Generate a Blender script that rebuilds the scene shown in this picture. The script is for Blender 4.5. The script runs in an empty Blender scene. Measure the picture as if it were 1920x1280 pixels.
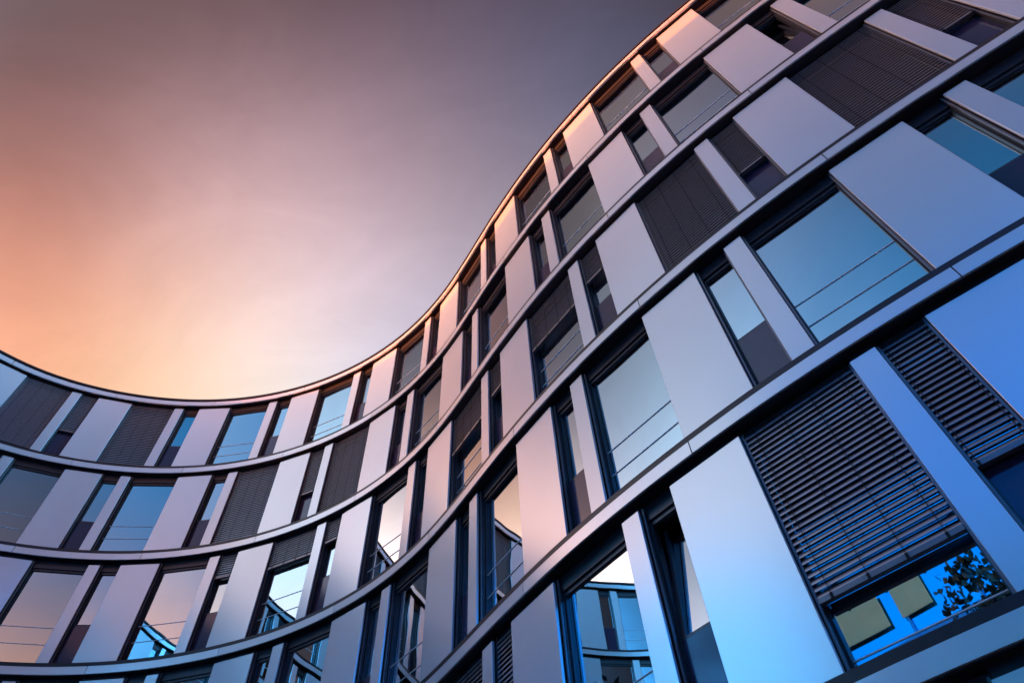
import bpy, bmesh, math, random
from mathutils import Vector, Matrix
R = math.radians
random.seed(7)
scene = bpy.context.scene

# ------------------------------------------------------------------ camera
FOC, PITCH, ROLL = 1280.8, 0.9524, -0.0671
cam_d = bpy.data.cameras.new('camera'); cam = bpy.data.objects.new('camera', cam_d)
scene.collection.objects.link(cam); scene.camera = cam
cam_d.sensor_width = 36.0; cam_d.lens = FOC / 1920 * 36.0; cam_d.clip_end = 3000; cam_d.clip_start = .05
f_ = Vector((0, math.cos(PITCH), math.sin(PITCH))); r_ = Vector((1, 0, 0)); u_ = Vector((0, -math.sin(PITCH), math.cos(PITCH)))
r2 = r_ * math.cos(ROLL) + u_ * math.sin(ROLL); u2 = u_ * math.cos(ROLL) - r_ * math.sin(ROLL)
cam.matrix_world = Matrix(((r2.x, u2.x, -f_.x, 0), (r2.y, u2.y, -f_.y, 0), (r2.z, u2.z, -f_.z, 0), (0, 0, 0, 1)))

# ------------------------------------------------------------------ sky
SUN_AZ, SUN_EL = -102.0, 2.7          # degrees, azimuth from +Y towards +X

def lin(c, k=1.0):
    return tuple(((v / 255 / 12.92) if v / 255 <= .04045 else ((v / 255 + .055) / 1.055) ** 2.4) * k for v in c)

def dirv(az, el):
    a, e = R(az), R(el)
    return Vector((math.sin(a) * math.cos(e), math.cos(a) * math.cos(e), math.sin(e)))

SKY = [
#SKYBEGIN
    (-80, 50, (0.000, 0.000, 0.000)),
    (-64, 47, (0.000, 0.000, 0.000)),
    (-50, 45, (2.014, 0.000, 0.000)),
    (-36, 46, (1.711, 1.916, 0.249)),
    (-22, 50, (0.000, 0.331, 1.607)),
    (-78, 62, (0.000, 0.000, 0.000)),
    (-58, 58, (0.000, 0.000, 0.000)),
    (-38, 59, (2.808, 1.855, 2.162)),
    (-16, 60, (0.299, 0.434, 0.046)),
    (-70, 73, (0.000, 0.000, 0.000)),
    (-35, 72, (0.000, 0.000, 0.000)),
    (0, 72, (0.234, 0.318, 0.617)),
    (60, 75, (0.000, 0.000, 0.000)),
    (-120, 80, (0.000, 0.000, 0.000)),
    (150, 80, (0.160, 0.064, 0.016)),
    (-92, 57, (0.000, 0.000, 0.000)),
    (-105, 70, (0.000, 0.000, 0.000)),
    (-68, 54, (0.000, 0.000, 0.000)),
    (-26, 66, (0.385, 0.017, 0.112)),
    (-50, 70, (0.000, 0.000, 0.000)),
    (-8, 82, (0.000, 0.000, 0.000)),
    (-97, 8, (19.496, 8.528, 4.949)),
    (-114, 8, (16.469, 6.409, 3.436)),
    (-131, 8, (12.939, 4.978, 2.282)),
    (-148, 8, (11.314, 4.393, 1.795)),
    (-165, 8, (8.808, 3.491, 1.043)),
    (-182, 8, (0.000, 0.000, 0.000)),
    (-199, 8, (0.000, 0.000, 0.000)),
    (-216, 8, (0.002, 0.001, 0.000)),
    (-97, 23, (1.272, 2.233, 2.809)),
    (-114, 23, (0.020, 0.008, 0.002)),
    (-131, 23, (3.014, 1.206, 0.302)),
    (-148, 23, (0.006, 0.002, 0.001)),
    (-165, 23, (0.000, 0.000, 0.000)),
    (-182, 23, (0.659, 0.264, 0.066)),
    (-199, 23, (0.000, 0.000, 0.000)),
    (-216, 23, (0.000, 0.000, 0.000)),
    (-97, 37, (0.832, 1.072, 1.899)),
    (-113, 37, (2.708, 4.195, 5.075)),
    (-129, 37, (0.000, 0.000, 0.000)),
    (-145, 37, (0.033, 0.677, 1.612)),
    (-161, 37, (0.023, 0.485, 1.155)),
    (-177, 37, (0.009, 0.187, 0.444)),
    (-193, 37, (0.011, 0.025, 0.034)),
    (-209, 37, (0.000, 0.000, 0.000)),
    (-225, 37, (0.144, 0.058, 0.015)),
    (-97, 51, (0.350, 0.300, 0.380)),
    (-114, 51, (0.907, 0.890, 0.851)),
    (-131, 51, (0.046, 0.960, 2.285)),
    (-148, 51, (0.000, 0.000, 0.000)),
    (-165, 51, (0.000, 0.006, 0.015)),
    (-182, 51, (0.020, 0.423, 1.008)),
    (-199, 51, (0.000, 0.000, 0.000)),
    (-216, 51, (0.000, 0.000, 0.000)),
    (-125, 65, (1.346, 0.602, 0.220)),
    (-147, 65, (0.008, 0.164, 0.389)),
    (-169, 65, (0.000, 0.000, 0.000)),
    (-191, 65, (0.004, 0.002, 0.001)),
    (-213, 65, (2.780, 1.112, 0.278)),
    (100, 25, (0.784, 4.763, 9.947)),
    (110, 55, (0.000, 0.000, 0.000)),
    (30, 15, (0.050, 1.037, 2.468)),
    (-40, 20, (0.000, 0.000, 0.000)),
    (-75, 25, (23.065, 14.226, 10.330)),
    (-52, 34, (0.000, 0.000, 0.000)),
    (-30, 35, (0.524, 0.853, 1.053)),
    (-72, 38, (0.000, 0.000, 0.000)),
#SKYEND
]
GLOW = [
#GLOWBEGIN
    (-70, 4, (3.899, 1.560, 0.390)),
    (-82, 4, (4.827, 1.931, 0.483)),
    (-94, 4, (5.391, 2.157, 0.539)),
    (-106, 4, (5.060, 2.024, 0.506)),
    (-122, 5, (4.524, 1.810, 0.453)),
#GLOWEND
]
KSH = 32.0
world = bpy.data.worlds.new('World'); scene.world = world; world.use_nodes = True
nt = world.node_tree; N = nt.nodes; L = nt.links
for n in list(N): N.remove(n)
def math_node(tree, op, a=None, b=None):
    n = tree.nodes.new('ShaderNodeMath'); n.operation = op
    for i, v in enumerate((a, b)):
        if v is None: continue
        if isinstance(v, (int, float)): n.inputs[i].default_value = v
        else: tree.links.new(v, n.inputs[i])
    return n.outputs[0]
tc = N.new('ShaderNodeTexCoord')
nrm = N.new('ShaderNodeVectorMath'); nrm.operation = 'NORMALIZE'; L.new(tc.outputs['Generated'], nrm.inputs[0])
noi = N.new('ShaderNodeTexNoise'); noi.inputs['Scale'].default_value = 5.0; noi.inputs['Detail'].default_value = 7
noi.inputs['Roughness'].default_value = .62; noi.inputs['Distortion'].default_value = .8
L.new(nrm.outputs[0], noi.inputs['Vector'])
# wispy distortion of the colour field, like thin high cloud
sb = N.new('ShaderNodeVectorMath'); sb.operation = 'SUBTRACT'; L.new(noi.outputs['Color'], sb.inputs[0]); sb.inputs[1].default_value = (.5, .5, .5)
sc_ = N.new('ShaderNodeVectorMath'); sc_.operation = 'SCALE'; L.new(sb.outputs[0], sc_.inputs[0]); sc_.inputs['Scale'].default_value = .045
ad = N.new('ShaderNodeVectorMath'); ad.operation = 'ADD'; L.new(nrm.outputs[0], ad.inputs[0]); L.new(sc_.outputs[0], ad.inputs[1])
num = None; den = None; LOBES = []
def lobe_weight(az, el, k, vec):
    d = N.new('ShaderNodeVectorMath'); d.operation = 'DOT_PRODUCT'
    L.new(vec, d.inputs[0]); d.inputs[1].default_value = dirv(az, el)
    return math_node(nt, 'EXPONENT', math_node(nt, 'MULTIPLY', math_node(nt, 'SUBTRACT', d.outputs['Value'], 1.0), k))
def coloured(c, w):
    s = N.new('ShaderNodeVectorMath'); s.operation = 'SCALE'; s.inputs[0].default_value = c; L.new(w, s.inputs['Scale']); LOBES.append(s); return s.outputs[0]
def vadd(a, b):
    n = N.new('ShaderNodeVectorMath'); n.operation = 'ADD'; L.new(a, n.inputs[0]); L.new(b, n.inputs[1]); return n.outputs[0]
for az, el, c in SKY:
    w = lobe_weight(az, el, KSH, ad.outputs[0]); q = coloured(c, w)
    if num is None: num, den = q, w
    else: num = vadd(num, q); den = math_node(nt, 'ADD', den, w)
inv = math_node(nt, 'DIVIDE', 1.0, math_node(nt, 'MAXIMUM', den, 1e-6))
fin = N.new('ShaderNodeVectorMath'); fin.operation = 'SCALE'; L.new(num, fin.inputs[0]); L.new(inv, fin.inputs['Scale'])
out = fin.outputs[0]
for az, el, c in GLOW:      # the sunset glow low over the horizon
    out = vadd(out, coloured(c, lobe_weight(az, el, 120.0, nrm.outputs[0])))
cl = N.new('ShaderNodeTexNoise'); cl.inputs['Scale'].default_value = 3.2; cl.inputs['Detail'].default_value = 9; cl.inputs['Roughness'].default_value = .66; cl.inputs['Distortion'].default_value = 1.2
cm = N.new('ShaderNodeMapping'); cm.inputs['Scale'].default_value = (1.0, 2.2, 1.6); cm.inputs['Rotation'].default_value = (.4, .2, .9)
L.new(nrm.outputs[0], cm.inputs['Vector']); L.new(cm.outputs[0], cl.inputs['Vector'])
cr = N.new('ShaderNodeMapRange'); cr.inputs['From Min'].default_value = .3; cr.inputs['From Max'].default_value = .7; cr.inputs['To Min'].default_value = .94; cr.inputs['To Max'].default_value = 1.06
L.new(cl.outputs['Fac'], cr.inputs['Value'])
cs = N.new('ShaderNodeVectorMath'); cs.operation = 'SCALE'; L.new(out, cs.inputs[0]); L.new(cr.outputs[0], cs.inputs['Scale']); out = cs.outputs[0]
bg = N.new('ShaderNodeBackground'); L.new(out, bg.inputs['Color']); bg.inputs['Strength'].default_value = .60
wo = N.new('ShaderNodeOutputWorld'); L.new(bg.outputs[0], wo.inputs['Surface'])

# ------------------------------------------------------------------ sun
sd = bpy.data.lights.new('sun', 'SUN'); sd.energy = 5.0; sd.angle = R(.6); sd.color = (1.0, .24, .0)
sun = bpy.data.objects.new('sun', sd); scene.collection.objects.link(sun)
sun.rotation_euler = dirv(SUN_AZ, SUN_EL).to_track_quat('Z', 'Y').to_euler(); sun.location = (-40, 0, 30)

# ------------------------------------------------------------------ colour management
vs = scene.view_settings; vs.view_transform = 'Standard'; vs.look = 'None'; vs.exposure = .737; vs.gamma = 1; vs.use_curve_mapping = False

# ------------------------------------------------------------------ materials
def mat(name, base, rough=.5, metal=0.0, noise=.0, nscale=6.0, bump=0.0, rvar=0.0, stretch=(1, 1, 1), spec=.5):
    m = bpy.data.materials.new(name); m.use_nodes = True
    t = m.node_tree; b = t.nodes['Principled BSDF']
    b.inputs['Base Color'].default_value = (*base, 1); b.inputs['Roughness'].default_value = rough; b.inputs['Metallic'].default_value = metal
    b.inputs['Specular IOR Level'].default_value = spec
    if noise or bump or rvar:
        g = t.nodes.new('ShaderNodeNewGeometry'); mp = t.nodes.new('ShaderNodeMapping'); mp.inputs['Scale'].default_value = stretch
        t.links.new(g.outputs['Position'], mp.inputs['Vector'])
        n = t.nodes.new('ShaderNodeTexNoise'); n.inputs['Scale'].default_value = nscale; n.inputs['Detail'].default_value = 3; n.inputs['Roughness'].default_value = .6
        t.links.new(mp.outputs[0], n.inputs['Vector'])
        if noise:
            mr = t.nodes.new('ShaderNodeMapRange'); mr.inputs['To Min'].default_value = 1 - noise; mr.inputs['To Max'].default_value = 1 + noise
            mr.inputs['From Min'].default_value = .3; mr.inputs['From Max'].default_value = .7
            t.links.new(n.outputs['Fac'], mr.inputs['Value'])
            oi = t.nodes.new('ShaderNodeObjectInfo'); mr2 = t.nodes.new('ShaderNodeMapRange'); mr2.inputs['To Min'].default_value = .95; mr2.inputs['To Max'].default_value = 1.04
            t.links.new(oi.outputs['Random'], mr2.inputs['Value'])
            k = math_node(t, 'MULTIPLY', mr.outputs[0], mr2.outputs[0])
            s = t.nodes.new('ShaderNodeVectorMath'); s.operation = 'SCALE'; s.inputs[0].default_value = base; t.links.new(k, s.inputs['Scale'])
            t.links.new(s.outputs[0], b.inputs['Base Color'])
        if rvar:
            mr = t.nodes.new('ShaderNodeMapRange'); mr.inputs['To Min'].default_value = rough - rvar; mr.inputs['To Max'].default_value = rough + rvar
            mr.inputs['From Min'].default_value = .3; mr.inputs['From Max'].default_value = .7
            t.links.new(n.outputs['Fac'], mr.inputs['Value']); t.links.new(mr.outputs[0], b.inputs['Roughness'])
        if bump:
            bp = t.nodes.new('ShaderNodeBump'); bp.inputs['Strength'].default_value = bump; bp.inputs['Distance'].default_value = .02
            t.links.new(n.outputs['Fac'], bp.inputs['Height']); t.links.new(bp.outputs[0], b.inputs['Normal'])
    return m

M = {}
M['panel'] = mat('anodised_panel', (.90, .81, .79), .27, .48, noise=.02, nscale=.9, stretch=(1, 1, .5))
M['fascia'] = mat('anodised_fascia', (.90, .82, .80), .27, .48, noise=.02, nscale=.9)
M['bronze'] = mat('bronze_metal', (.040, .024, .025), .38, .35, noise=.12, nscale=5)
M['frame'] = mat('window_frame_metal', (.075, .058, .06), .35, .4, noise=.1, nscale=7)
M['guide'] = mat('guide_metal', (.24, .19, .19), .35, .6, noise=.08, nscale=7)
M['recess'] = mat('dark_recess', (.012, .009, .010), .8)
M['slat'] = mat('blind_slat', (.34, .31, .34), .28, .6, noise=.08, nscale=9)
M['spandrel'] = mat('enamelled_spandrel', (.07, .04, .075), .12, .2, noise=.05)
M['steel'] = mat('steel_rod', (.92, .92, .92), .35, .0)
M['slab'] = mat('interior_plaster', (.16, .17, .16), .8, noise=.05)
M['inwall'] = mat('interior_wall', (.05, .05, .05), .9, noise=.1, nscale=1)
M['column'] = mat('painted_column', (.55, .62, .58), .6, noise=.04)
M['roof'] = mat('roof_membrane', (.08, .08, .08), .9, noise=.1)
M['ground'] = mat('concrete_paving', (.16, .15, .15), .8, noise=.2, nscale=1.2, bump=.2)
M['leaf'] = mat('leaf', (.015, .035, .02), .5, noise=.3, nscale=20)
M['bark'] = mat('bark', (.06, .045, .035), .85, noise=.25, nscale=12)
M['skypatch'] = mat('sky_patch_colour', (.95, .50, .22), .6, noise=.04, nscale=1)  # warm tone standing in for bright sky reflected in the glass
M['pot'] = mat('glazed_pot', (.1, .1, .11), .4)
M['curtain'] = mat('curtain', (.4, .42, .42), .9, noise=.08, nscale=8, stretch=(6, 6, .3))

M['blueglass'] = mat('added_blue_mirror', (.003, .43, .76), .12, 1.0, rvar=.05, nscale=.4)  # blue reflector surface of the added block
M['bluepanel'] = mat('added_blue_enamel', (.01, .25, .55), .35, .5)  # blue trim of the added block

def glass():
    m = bpy.data.materials.new('solar_glass'); m.use_nodes = True; t = m.node_tree
    for n in list(t.nodes): t.nodes.remove(n)
    fr = t.nodes.new('ShaderNodeFresnel'); fr.inputs['IOR'].default_value = 1.9
    k = math_node(t, 'ADD', math_node(t, 'MULTIPLY', fr.outputs[0], .9), .50)
    k = math_node(t, 'MINIMUM', k, 1.0)
    gl = t.nodes.new('ShaderNodeBsdfGlossy'); gl.inputs['Color'].default_value = (.75, .87, .95, 1); gl.inputs['Roughness'].default_value = .0
    tr = t.nodes.new('ShaderNodeBsdfTransparent'); tr.inputs['Color'].default_value = (.62, .72, .72, 1)
    g = t.nodes.new('ShaderNodeNewGeometry'); n = t.nodes.new('ShaderNodeTexNoise'); n.inputs['Scale'].default_value = .9; n.inputs['Detail'].default_value = 1
    t.links.new(g.outputs['Position'], n.inputs['Vector'])
    bp = t.nodes.new('ShaderNodeBump'); bp.inputs['Strength'].default_value = .12; bp.inputs['Distance'].default_value = .02
    t.links.new(n.outputs['Fac'], bp.inputs['Height']); t.links.new(bp.outputs[0], gl.inputs['Normal'])
    mx = t.nodes.new('ShaderNodeMixShader'); t.links.new(k, mx.inputs[0]); t.links.new(tr.outputs[0], mx.inputs[1]); t.links.new(gl.outputs[0], mx.inputs[2])
    o = t.nodes.new('ShaderNodeOutputMaterial'); t.links.new(mx.outputs[0], o.inputs['Surface'])
    return m
M['glass'] = glass()

# ------------------------------------------------------------------ plan curve of the facade (arc length s, metres)
KAP = [-.1533, -.0873, -.0897, -.0848, -.0896, -.0832, .0274, .0401, .0408, .0112, .0112]
X0, Y0, HEAD0 = -18.0599, 13.9584, .7808
def kappa(s):
    if s < 0: return -.085 if s > -12 else 0.0
    if s > 33: return 0.0
    x = s / 3.5; i = min(int(x), 9); t = x - i
    g = lambda j: KAP[min(max(j, 0), 10)]
    a, b, c, d = g(i - 1), g(i), g(i + 1), g(i + 2)
    return .5 * (2 * b + (c - a) * t + (2 * a - 5 * b + 4 * c - d) * t * t + (3 * b - a - 3 * c + d) * t ** 3)
DS = .05; CUR = {}
x, y, h = X0, Y0, HEAD0; CUR[0] = (x, y, h)
for i in range(1, int(50 / DS)):
    h2 = h + (kappa((i - 1) * DS) + kappa(i * DS)) / 2 * DS
    x += (math.cos(h) + math.cos(h2)) / 2 * DS; y += (math.sin(h) + math.sin(h2)) / 2 * DS; h = h2; CUR[i] = (x, y, h)
x, y, h = X0, Y0, HEAD0
for i in range(1, int(32 / DS)):
    h2 = h - kappa(-i * DS) * DS
    x -= (math.cos(h) + math.cos(h2)) / 2 * DS; y -= (math.sin(h) + math.sin(h2)) / 2 * DS; h = h2; CUR[-i] = (x, y, h)
def at(s, off=0.0):
    q = s / DS; i = math.floor(q); t = q - i
    a, b = CUR[i], CUR[i + 1]
    x, y, h = (a[k] * (1 - t) + b[k] * t for k in range(3))
    return Vector((x + math.sin(h) * off, y - math.cos(h) * off))

A, H, PH = 20.1064, 3.5, 3.0448      # soffit height of the top storey, storey height, panel height
GROUND = -1.62
Pw, Ww, pw, ww = 1.144, 1.5446, .3184, .5873
MOD = Pw + Ww + pw + ww
S_ODD, S_EVEN = -.5073, -.071
S_MIN, S_MAX = -25.2, 43.2

# ------------------------------------------------------------------ object helpers
root = bpy.data.objects.new('office_building', None); scene.collection.objects.link(root); root.location = (*at(12), GROUND)
root['label'] = 'curved multi-storey office building with staggered satin metal panels, tall windows and thin floor bands'
root['category'] = 'building'
ROOT = Vector(root.location)
WORLD_POS = {root.name: ROOT}
def link(name, bm, m, parent=root, smooth=False):
    me = bpy.data.meshes.new(name)
    bmesh.ops.recalc_face_normals(bm, faces=bm.faces)
    c = Vector((0, 0, 0))
    for v in bm.verts: c += v.co
    c /= max(len(bm.verts), 1)
    for v in bm.verts: v.co -= c
    bm.to_mesh(me); bm.free(); me.materials.append(m)
    if smooth:
        for p in me.polygons: p.use_smooth = True
        me.set_sharp_from_angle(angle=R(28))
    o = bpy.data.objects.new(name, me); scene.collection.objects.link(o)
    if parent is not None:
        o.parent = parent; o.location = c - WORLD_POS[parent.name]
    else: o.location = c
    WORLD_POS[o.name] = c
    return o
def cbox(bm, s0, s1, o0, o1, z0, z1, step=None):
    """box that follows the facade; one flat chord when step is None"""
    n = 1 if step is None else max(1, math.ceil((s1 - s0) / step))
    rings = []
    if n == 1:
        a, b = at(s0), at(s1); d = (b - a).normalized(); nn = Vector((d.y, -d.x))
        base = [(a, nn), (b, nn)]
    else:
        base = []
        for i in range(n + 1):
            s = s0 + (s1 - s0) * i / n; a = at(s); b = at(s, 1.0); base.append((a, b - a))
    for a, nn in base:
        rings.append([bm.verts.new((*(a + nn * o), z)) for o, z in ((o0, z0), (o1, z0), (o1, z1), (o0, z1))])
    for r, q in zip(rings, rings[1:]):
        for k in range(4): bm.faces.new((r[k], r[(k + 1) % 4], q[(k + 1) % 4], q[k]))
    bm.faces.new(rings[0]); bm.faces.new(rings[-1][::-1])
class Flat:
    """local frame of one bay: u along the chord, o outward, z up"""
    def __init__(self, s0, s1):
        self.a, self.b = at(s0), at(s1); self.w = (self.b - self.a).length
        self.d = (self.b - self.a).normalized(); self.n = Vector((self.d.y, -self.d.x))
    def pt(self, u, o, z):
        q = self.a + self.d * u + self.n * o; return Vector((q.x, q.y, z))
    def box(self, bm, u0, u1, o0, o1, z0, z1):
        v = [bm.verts.new(self.pt(u, o, z)) for u in (u0, u1) for (o, z) in ((o0, z0), (o1, z0), (o1, z1), (o0, z1))]
        for q in ((0, 1, 2, 3), (7, 6, 5, 4), (0, 4, 5, 1), (1, 5, 6, 2), (2, 6, 7, 3), (3, 7, 4, 0)): bm.faces.new([v[i] for i in q])
    def prism(self, bm, u0, u1, prof):
        r = [[bm.verts.new(self.pt(u, o, z)) for o, z in prof] for u in (u0, u1)]; n = len(prof)
        for k in range(n): bm.faces.new((r[0][k], r[0][(k + 1) % n], r[1][(k + 1) % n], r[1][k]))
        bm.faces.new(r[0]); bm.faces.new(r[1][::-1])
def bevel(bm, w=.004):
    bmesh.ops.bevel(bm, geom=bm.edges[:], offset=w, segments=1, affect='EDGES')

# ------------------------------------------------------------------ floor bands, roof edge
OFF = .10
def cuts():
    s = S_MIN + .0
    out = []
    k = -7
    while k * MOD - .0 < S_MAX - .1:
        a = k * MOD + .02; b = (k + 1) * MOD + .02
        if b > S_MIN and b < S_MAX and a > S_MIN: out.append((a, b))
        k += 1
    return out
CUTS = cuts()
SA, SB = CUTS[0][0], CUTS[-1][1]
SEG = .36
for k in range(0, 6):
    z = A - k * H
    top, bot = (.30, .11) if k == 0 else (.335, .13)
    for a, b in CUTS:
        bm = bmesh.new(); cbox(bm, a + .008, b - .008, OFF - .05, OFF, z + bot, z + top, SEG)
        link('roof_fascia' if k == 0 else 'floor_fascia', bm, M['fascia'], smooth=True)
    bm = bmesh.new()
    if k == 0:
        cbox(bm, SA, SB, -.32, OFF - .052, z + .125, z + .29, SEG)          # dark soffit box behind the fascia
        link('soffit', bm, M['bronze'], smooth=True)
        bm = bmesh.new(); cbox(bm, SA, SB, -.30, OFF - .012, z + .303, z + .36, SEG); cbox(bm, SA, SB, -.30, OFF + .02, z + .363, z + .44, SEG)
        link('roof_edge_cap', bm, M['bronze'], smooth=True)
    else:
        cbox(bm, SA, SB, -.32, OFF - .052, z + .14, z + .33, SEG)
        cbox(bm, SA, SB, -.30, OFF - .016, z + .339, z + .452, SEG)
        cbox(bm, SA, SB, -.30, OFF - .03, z + .115, z + .128, SEG)
        link('floor_edge_beam', bm, M['bronze'], smooth=True)
    # slab behind
    bm = bmesh.new(); cbox(bm, SA, SB, -7.0, -.33, z + .12, z + .42, .9)
    link('roof_slab' if k == 0 else 'floor_slab', bm, M['roof'] if k == 0 else M['slab'], smooth=True)
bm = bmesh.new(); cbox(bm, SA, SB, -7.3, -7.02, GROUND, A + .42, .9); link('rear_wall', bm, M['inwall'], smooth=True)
bm = bmesh.new(); cbox(bm, SA - .2, SA - .02, -7.3, .1, GROUND, A + .42); link('end_wall', bm, M['bronze'])
bm = bmesh.new(); cbox(bm, SB + .02, SB + .2, -7.3, .1, GROUND, A + .42); link('end_wall', bm, M['bronze'])

# interior round columns seen through the panes
for s in (-2.0, 5.15, 12.3, 19.4, 22.0, 26.6, 33.8):
    c = at(s, -.85)
    for k in range(1, 6):
        bm = bmesh.new()
        z1 = A - (k - 1) * H + .115; z0 = A - k * H + .425
        bmesh.ops.create_cone(bm, cap_ends=True, segments=24, radius1=.16, radius2=.16, depth=z1 - z0, matrix=Matrix.Translation((c.x, c.y, (z0 + z1) / 2)))
        link('round_column', bm, M['column'], smooth=True)

# ------------------------------------------------------------------ bays
FULL = -9
BL = {}   # (storey, kind, module) -> bottom of the blind relative to the soffit; FULL = down to the sill / spandrel
def setb(k, kind, m, v): BL[(k, kind, m)] = v
for m, kd in ((0, 'W'), (0, 'w'), (1, 'W')): setb(1, kd, m, FULL)
setb(2, 'W', 2, FULL); setb(2, 'w', 3, FULL); setb(2, 'W', 3, FULL)
setb(3, 'w', 2, -.78); setb(3, 'W', 3, -.92); setb(3, 'w', 3, -.77); setb(3, 'W', 5, -1.28); setb(3, 'w', 5, -1.05)
setb(3, 'W', 6, -1.30); setb(3, 'w', 6, -1.06); setb(3, 'W', 7, FULL); setb(3, 'w', 7, FULL); setb(3, 'W', 8, FULL); setb(3, 'w', 8, FULL)
setb(5, 'W', 5, FULL); setb(5, 'w', 5, -1.0); setb(5, 'W', 7, -2.33); setb(5, 'w', 7, FULL)
TILT = {(5, 'w', 6), (2, 'w', 8), (4, 'w', 2)}
CURT = {(2, 'W', 8): (.55, 1.0), (4, 'W', 3): (.0, .35), (5, 'W', 8): (0, .3)}

def make_panel(s0, s1, z0, z1, name):
    bm = bmesh.new(); F = Flat(s0, s1); F.box(bm, 0, F.w, -.045, 0, z0, z1); bevel(bm, .004)
    p = link(name, bm, M['panel'])
    bm = bmesh.new(); F.box(bm, .012, F.w - .012, -.30, -.047, z0 - .02, z1 + .118)
    link('pier', bm, M['bronze'], p)
    return p

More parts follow.
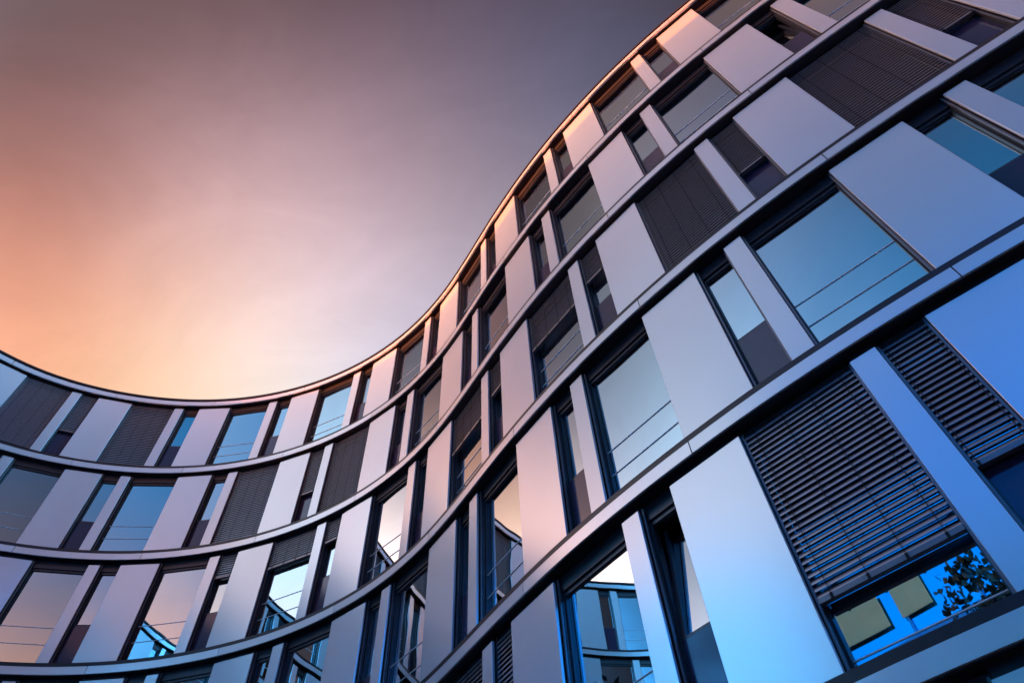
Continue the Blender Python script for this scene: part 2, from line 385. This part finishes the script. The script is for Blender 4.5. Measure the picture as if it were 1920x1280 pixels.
def make_window(s0, s1, zs, kind, key):
    """zs = soffit height; frame, pane, rods, spandrel, blind"""
    F = Flat(s0, s1); w = F.w; top = zs + .112; bot = zs - PH - .005
    go = -.22; fw = .055
    bm = bmesh.new()
    gt = zs - .20; sp = zs - 1.82 if kind == 'w' else bot
    # head box, jambs, sill
    F.box(bm, 0, w, go - .05, go + .05, gt, top)
    F.box(bm, 0, w, go + .053, go + .085, gt + .07, top)
    for u0, u1 in ((0, fw), (w - fw, w)):
        F.box(bm, u0, u1, go - .05, go + .05, bot, gt - .001)
    for u0, u1 in ((0, .028), (w - .028, w)):
        F.box(bm, u0, u1, go + .053, go + .10, bot, gt + .065)
    F.box(bm, fw + .001, w - fw - .001, go - .05, go + .045, bot, bot + .035)
    if kind == 'w': F.box(bm, fw + .001, w - fw - .001, go - .05, go + .035, sp - .02, sp + .02)
    name = 'wide_window' if kind == 'W' else 'narrow_window'
    win = link(name, bm, M['frame'])
    # guide channels for the outside blind
    for u0, u1 in ((.006, .034), (w - .034, w - .006)):
        bm = bmesh.new(); F.box(bm, u0, u1, -.105, -.075, bot, zs + .06); link('blind_guide', bm, M['guide'], win)
    # pane
    pb = (sp + .022) if kind == 'w' else bot + .037
    bm = bmesh.new()
    if key in TILT:
        th = R(7); n = F.n
        pts = [(fw + .004, pb), (w - fw - .004, pb), (w - fw - .004, gt - .004), (fw + .004, gt - .004)]
        fr = []
        for do in (0, -.024):
            fr.append([bm.verts.new(F.pt(u, go + do - (z - pb) * math.tan(th), z)) for u, z in pts])
        for i in range(4): bm.faces.new((fr[0][i], fr[0][(i + 1) % 4], fr[1][(i + 1) % 4], fr[1][i]))
        bm.faces.new(fr[0]); bm.faces.new(fr[1][::-1])
        link('pane', bm, M['glass'], win)
        bm = bmesh.new()
        for u0, u1 in ((fw, fw + .05), (w - fw - .05, w - fw)):
            v = [bm.verts.new(F.pt(u, go + o - (z - pb) * math.tan(th), z)) for u in (u0, u1) for o, z in ((.03, pb), (-.05, pb), (-.05, gt - .004), (.03, gt - .004))]
            for q in ((0, 1, 2, 3), (7, 6, 5, 4), (0, 4, 5, 1), (1, 5, 6, 2), (2, 6, 7, 3), (3, 7, 4, 0)): bm.faces.new([v[i] for i in q])
        link('tilted_sash', bm, M['frame'], win)
    else:
        F.box(bm, fw - .004, w - fw + .004, go - .012, go + .012, pb, gt - .002)
        link('pane', bm, M['glass'], win)
    # slim pale glazing bead along the head
    bm = bmesh.new(); F.box(bm, fw, w - fw, go + .014, go + .022, gt - .012, gt - .003); link('glazing_bead', bm, M['guide'], win)
    if kind == 'w':
        bm = bmesh.new(); F.box(bm, fw - .02, w - fw + .02, go + .0, go + .048, bot + .037, sp - .022); bevel(bm, .003)
        link('spandrel', bm, M['spandrel'], win)
    b = BL.get(key)
    if kind == 'W' and b != FULL:
        for dz in ((-1.92, -2.40) if key != (5, 'W', 7) else (-2.86,)):
            bm = bmesh.new(); F.box(bm, fw, w - fw, go + .014, go + .024, zs + dz - .006, zs + dz + .006); link('guard_rod', bm, M['steel'], win)
    if key in CURT:
        a0, a1 = CURT[key]; bm = bmesh.new(); n = 26; u0, u1 = w * a0 + .03, w * a1 - .03; v = []
        for i in range(n + 1):
            u = u0 + (u1 - u0) * i / n; o = -.42 + .025 * math.sin(i * 1.35)
            v.append([bm.verts.new(F.pt(u, o + q, z)) for q, z in ((0, bot + .05), (0, gt + .2), (-.006, gt + .2), (-.006, bot + .05))])
        for a, c in zip(v, v[1:]):
            for k in range(4): bm.faces.new((a[k], a[(k + 1) % 4], c[(k + 1) % 4], c[k]))
        link('curtain', bm, M['curtain'], win, smooth=True)
    if b is not None:
        low = (bot + .03 if kind == 'W' else zs - 1.86) if b == FULL else zs + b
        pitch = .079; bo = -.085; bm = bmesh.new(); z = zs - .03 if True else 0
        tilt = R(68); half = .029
        u0, u1 = .038, w - .038
        while z > low + .07:
            prof_t = []; npt = 4
            for i in range(npt + 1):
                q = -1 + 2 * i / npt; arch = .006 * (1 - q * q)
                o = q * half * math.cos(tilt) + arch * math.sin(tilt); zz = -q * half * math.sin(tilt) + arch * math.cos(tilt)
                prof_t.append((bo + o, z + zz))
            prof = prof_t + [(o, zz - .0025) for o, zz in prof_t[::-1]]
            F.prism(bm, u0, u1, prof)
            z -= pitch
        link('blind', bm, M['slat'], win, smooth=True)
        bm = bmesh.new()
        F.box(bm, u0, u1, bo - .035, bo + .035, low, low + .055)
        link('blind_bottom_rail', bm, M['guide'], win)
        nt_ = 4 if kind == 'W' else 2
        for i in range(nt_):
            u = w * (.12 + .76 * i / (nt_ - 1))
            bm = bmesh.new(); F.box(bm, u - .004, u + .004, bo + .036, bo + .040, low + .056, zs + .05); link('ladder_cord', bm, M['recess'], win)
            bm = bmesh.new(); F.box(bm, u - .014, u + .014, bo + .036, bo + .042, low - .006, low + .054); link('cord_clip', bm, M['recess'], win)
    return win

for k in range(1, 7):
    zs = A - (k - 1) * H
    z1, z0 = zs, zs - PH
    if k == 6: z0 = zs - 3.9
    m = -8
    while m < 13:
        if k % 2:
            s = S_ODD + m * MOD; bays = [('P', s, s + Pw), ('W', s + Pw, s + Pw + Ww), ('p', s + Pw + Ww, s + Pw + Ww + pw), ('w', s + Pw + Ww + pw, s + MOD)]
        else:
            s = S_EVEN + m * MOD; bays = [('P', s, s + Pw), ('w', s + Pw, s + Pw + ww), ('p', s + Pw + ww, s + Pw + ww + pw), ('W', s + Pw + ww + pw, s + MOD)]
        for kd, a, b in bays:
            if a < SA or b > SB: continue
            if kd == 'P': make_panel(a, b, z0, z1, 'wide_panel')
            elif kd == 'p': make_panel(a, b, z0, z1, 'narrow_panel')
            else: make_window(a, b, zs, kd, (k, kd, m))
        m += 1

# ------------------------------------------------------------------ ground
bm = bmesh.new(); bmesh.ops.create_grid(bm, x_segments=2, y_segments=2, size=600, matrix=Matrix.Translation((0, 0, GROUND - .01)))
g = link('ground', bm, M['ground'], None); g['kind'] = 'structure'

# ------------------------------------------------------------------ added unseen blue block: screens warm light, throws blue onto the lower panels
def added_block():
    n = Vector((.6, .8)); t = Vector((-.8, .6)); c = Vector((-5.6, -8.8))
    r = bpy.data.objects.new('added_glass_block', None); scene.collection.objects.link(r); r.location = (c.x, c.y, GROUND)
    r['label'] = 'unseen tall blue glazed block, added to screen warm light and reflect blue into the facade'; r['category'] = 'building'
    WORLD_POS[r.name] = Vector(r.location)
    def box(bm, u0, u1, d0, d1, z0, z1):
        v = [bm.verts.new((*(c + t * u + n * d), z)) for u in (u0, u1) for d, z in ((d0, z0), (d1, z0), (d1, z1), (d0, z1))]
        for q in ((0, 1, 2, 3), (7, 6, 5, 4), (0, 4, 5, 1), (1, 5, 6, 2), (2, 6, 7, 3), (3, 7, 4, 0)): bm.faces.new([v[i] for i in q])
    for U0, U1, TOP in ((-14.4, 9.6, 23.0), (9.62, 15.0, 10.0)):
        bm = bmesh.new(); box(bm, U0 + .1, U1 - .1, -12, -.12, GROUND, TOP - .3); link('core', bm, M['inwall'], r)
        z = GROUND
        while z < TOP - .5:
            z1 = min(z + 3.4, TOP)
            bm = bmesh.new(); box(bm, U0, U1, -.11, 0, z + .02, z1 - .5); link('added_blue_glazing', bm, M['blueglass'], r)
            bm = bmesh.new(); box(bm, U0, U1, -.11, .03, z1 - .48, z1); link('added_blue_spandrel', bm, M['bluepanel'], r)
            z = z1
        u = U0
        while u <= U1 + .01:
            bm = bmesh.new(); box(bm, u - .03, u + .03, .032, .12, GROUND, TOP); link('added_mullion', bm, M['bluepanel'], r); u += 2.4
    for u0, u1 in ((7.85, 9.56), (6.2, 7.35)):
        bm = bmesh.new(); box(bm, u0, u1, .121, .15, 12.55, 13.75); bevel(bm, .01); link('sky_reflection_patch', bm, M['skypatch'], r)  # added patches: reflected golden sky put in as coloured panels
added_block()

def leaves(bm, c, rad, n, size):
    clumps = [Vector((random.gauss(0, .5), random.gauss(0, .5), random.gauss(0, .5))) for _ in range(max(5, n // 60))]
    for _ in range(n):
        q = random.choice(clumps) + Vector((random.gauss(0, .17), random.gauss(0, .17), random.gauss(0, .17)))
        if q.length > 1.15: q *= 1.1 / q.length
        p = Vector(c) + Vector((q.x * rad[0], q.y * rad[1], q.z * rad[2]))
        a = Vector((random.gauss(0, 1), random.gauss(0, 1), random.gauss(0, .5))).normalized()
        b = a.orthogonal().normalized(); b.rotate(Matrix.Rotation(random.random() * 6.28, 3, a)); l = size * random.uniform(.7, 1.3)
        w = a.cross(b) * l * .36
        v = [bm.verts.new(p), bm.verts.new(p + b * l * .45 + w), bm.verts.new(p + b * l), bm.verts.new(p + b * l * .45 - w)]
        bm.faces.new(v)
    return clumps
def limb(bm, a, b, r0, r1, seg=7):
    d = (b - a).normalized(); o = d.orthogonal().normalized(); k = d.cross(o)
    ra, rb = [[bm.verts.new(p + (o * math.cos(t) + k * math.sin(t)) * r) for t in [6.2832 * i / seg for i in range(seg)]] for p, r in ((a, r0), (b, r1))]
    for i in range(seg): bm.faces.new((ra[i], ra[(i + 1) % seg], rb[(i + 1) % seg], rb[i]))
    bm.faces.new(ra[::-1]); bm.faces.new(rb)
def plant(name, label, cat, base, cc, rad, n, size, tr, pot=False):
    r = bpy.data.objects.new(name, None); scene.collection.objects.link(r); r.location = base
    r['label'] = label; r['category'] = cat; WORLD_POS[r.name] = Vector(base)
    bm = bmesh.new(); cl = leaves(bm, cc, rad, n, size); link('crown', bm, M['leaf'], r)
    bm = bmesh.new(); b0 = Vector(base) + Vector((0, 0, .3 if pot else 0)); fork = Vector(cc) - Vector((0, 0, rad[2] * .75))
    limb(bm, b0, fork, tr, tr * .7)
    for q in cl[:9]:
        limb(bm, fork, Vector(cc) + Vector((q.x * rad[0], q.y * rad[1], q.z * rad[2])) * 1.0, tr * .45, tr * .12, 5)
    link('trunk', bm, M['bark'], r)
    if pot:
        bm = bmesh.new(); bmesh.ops.create_cone(bm, cap_ends=True, segments=20, radius1=.16, radius2=.22, depth=.38, matrix=Matrix.Translation(Vector(base) + Vector((0, 0, .19))))
        link('pot', bm, M['pot'], r, smooth=True)
plant('indoor_plant', 'leafy green plant behind the glass of the wide window at the bottom centre', 'plant', (1.22, 8.62, 3.04), (1.22, 8.62, 4.45), (.42, .42, .62), 420, .13, .03, True)
plant('street_tree', 'dark leafy tree mirrored in the lower right window below the big blind', 'tree', (-6.3, -3.6, GROUND), (-6.3, -3.6, 9.8), (1.3, 1.3, 1.2), 1500, .22, .16)
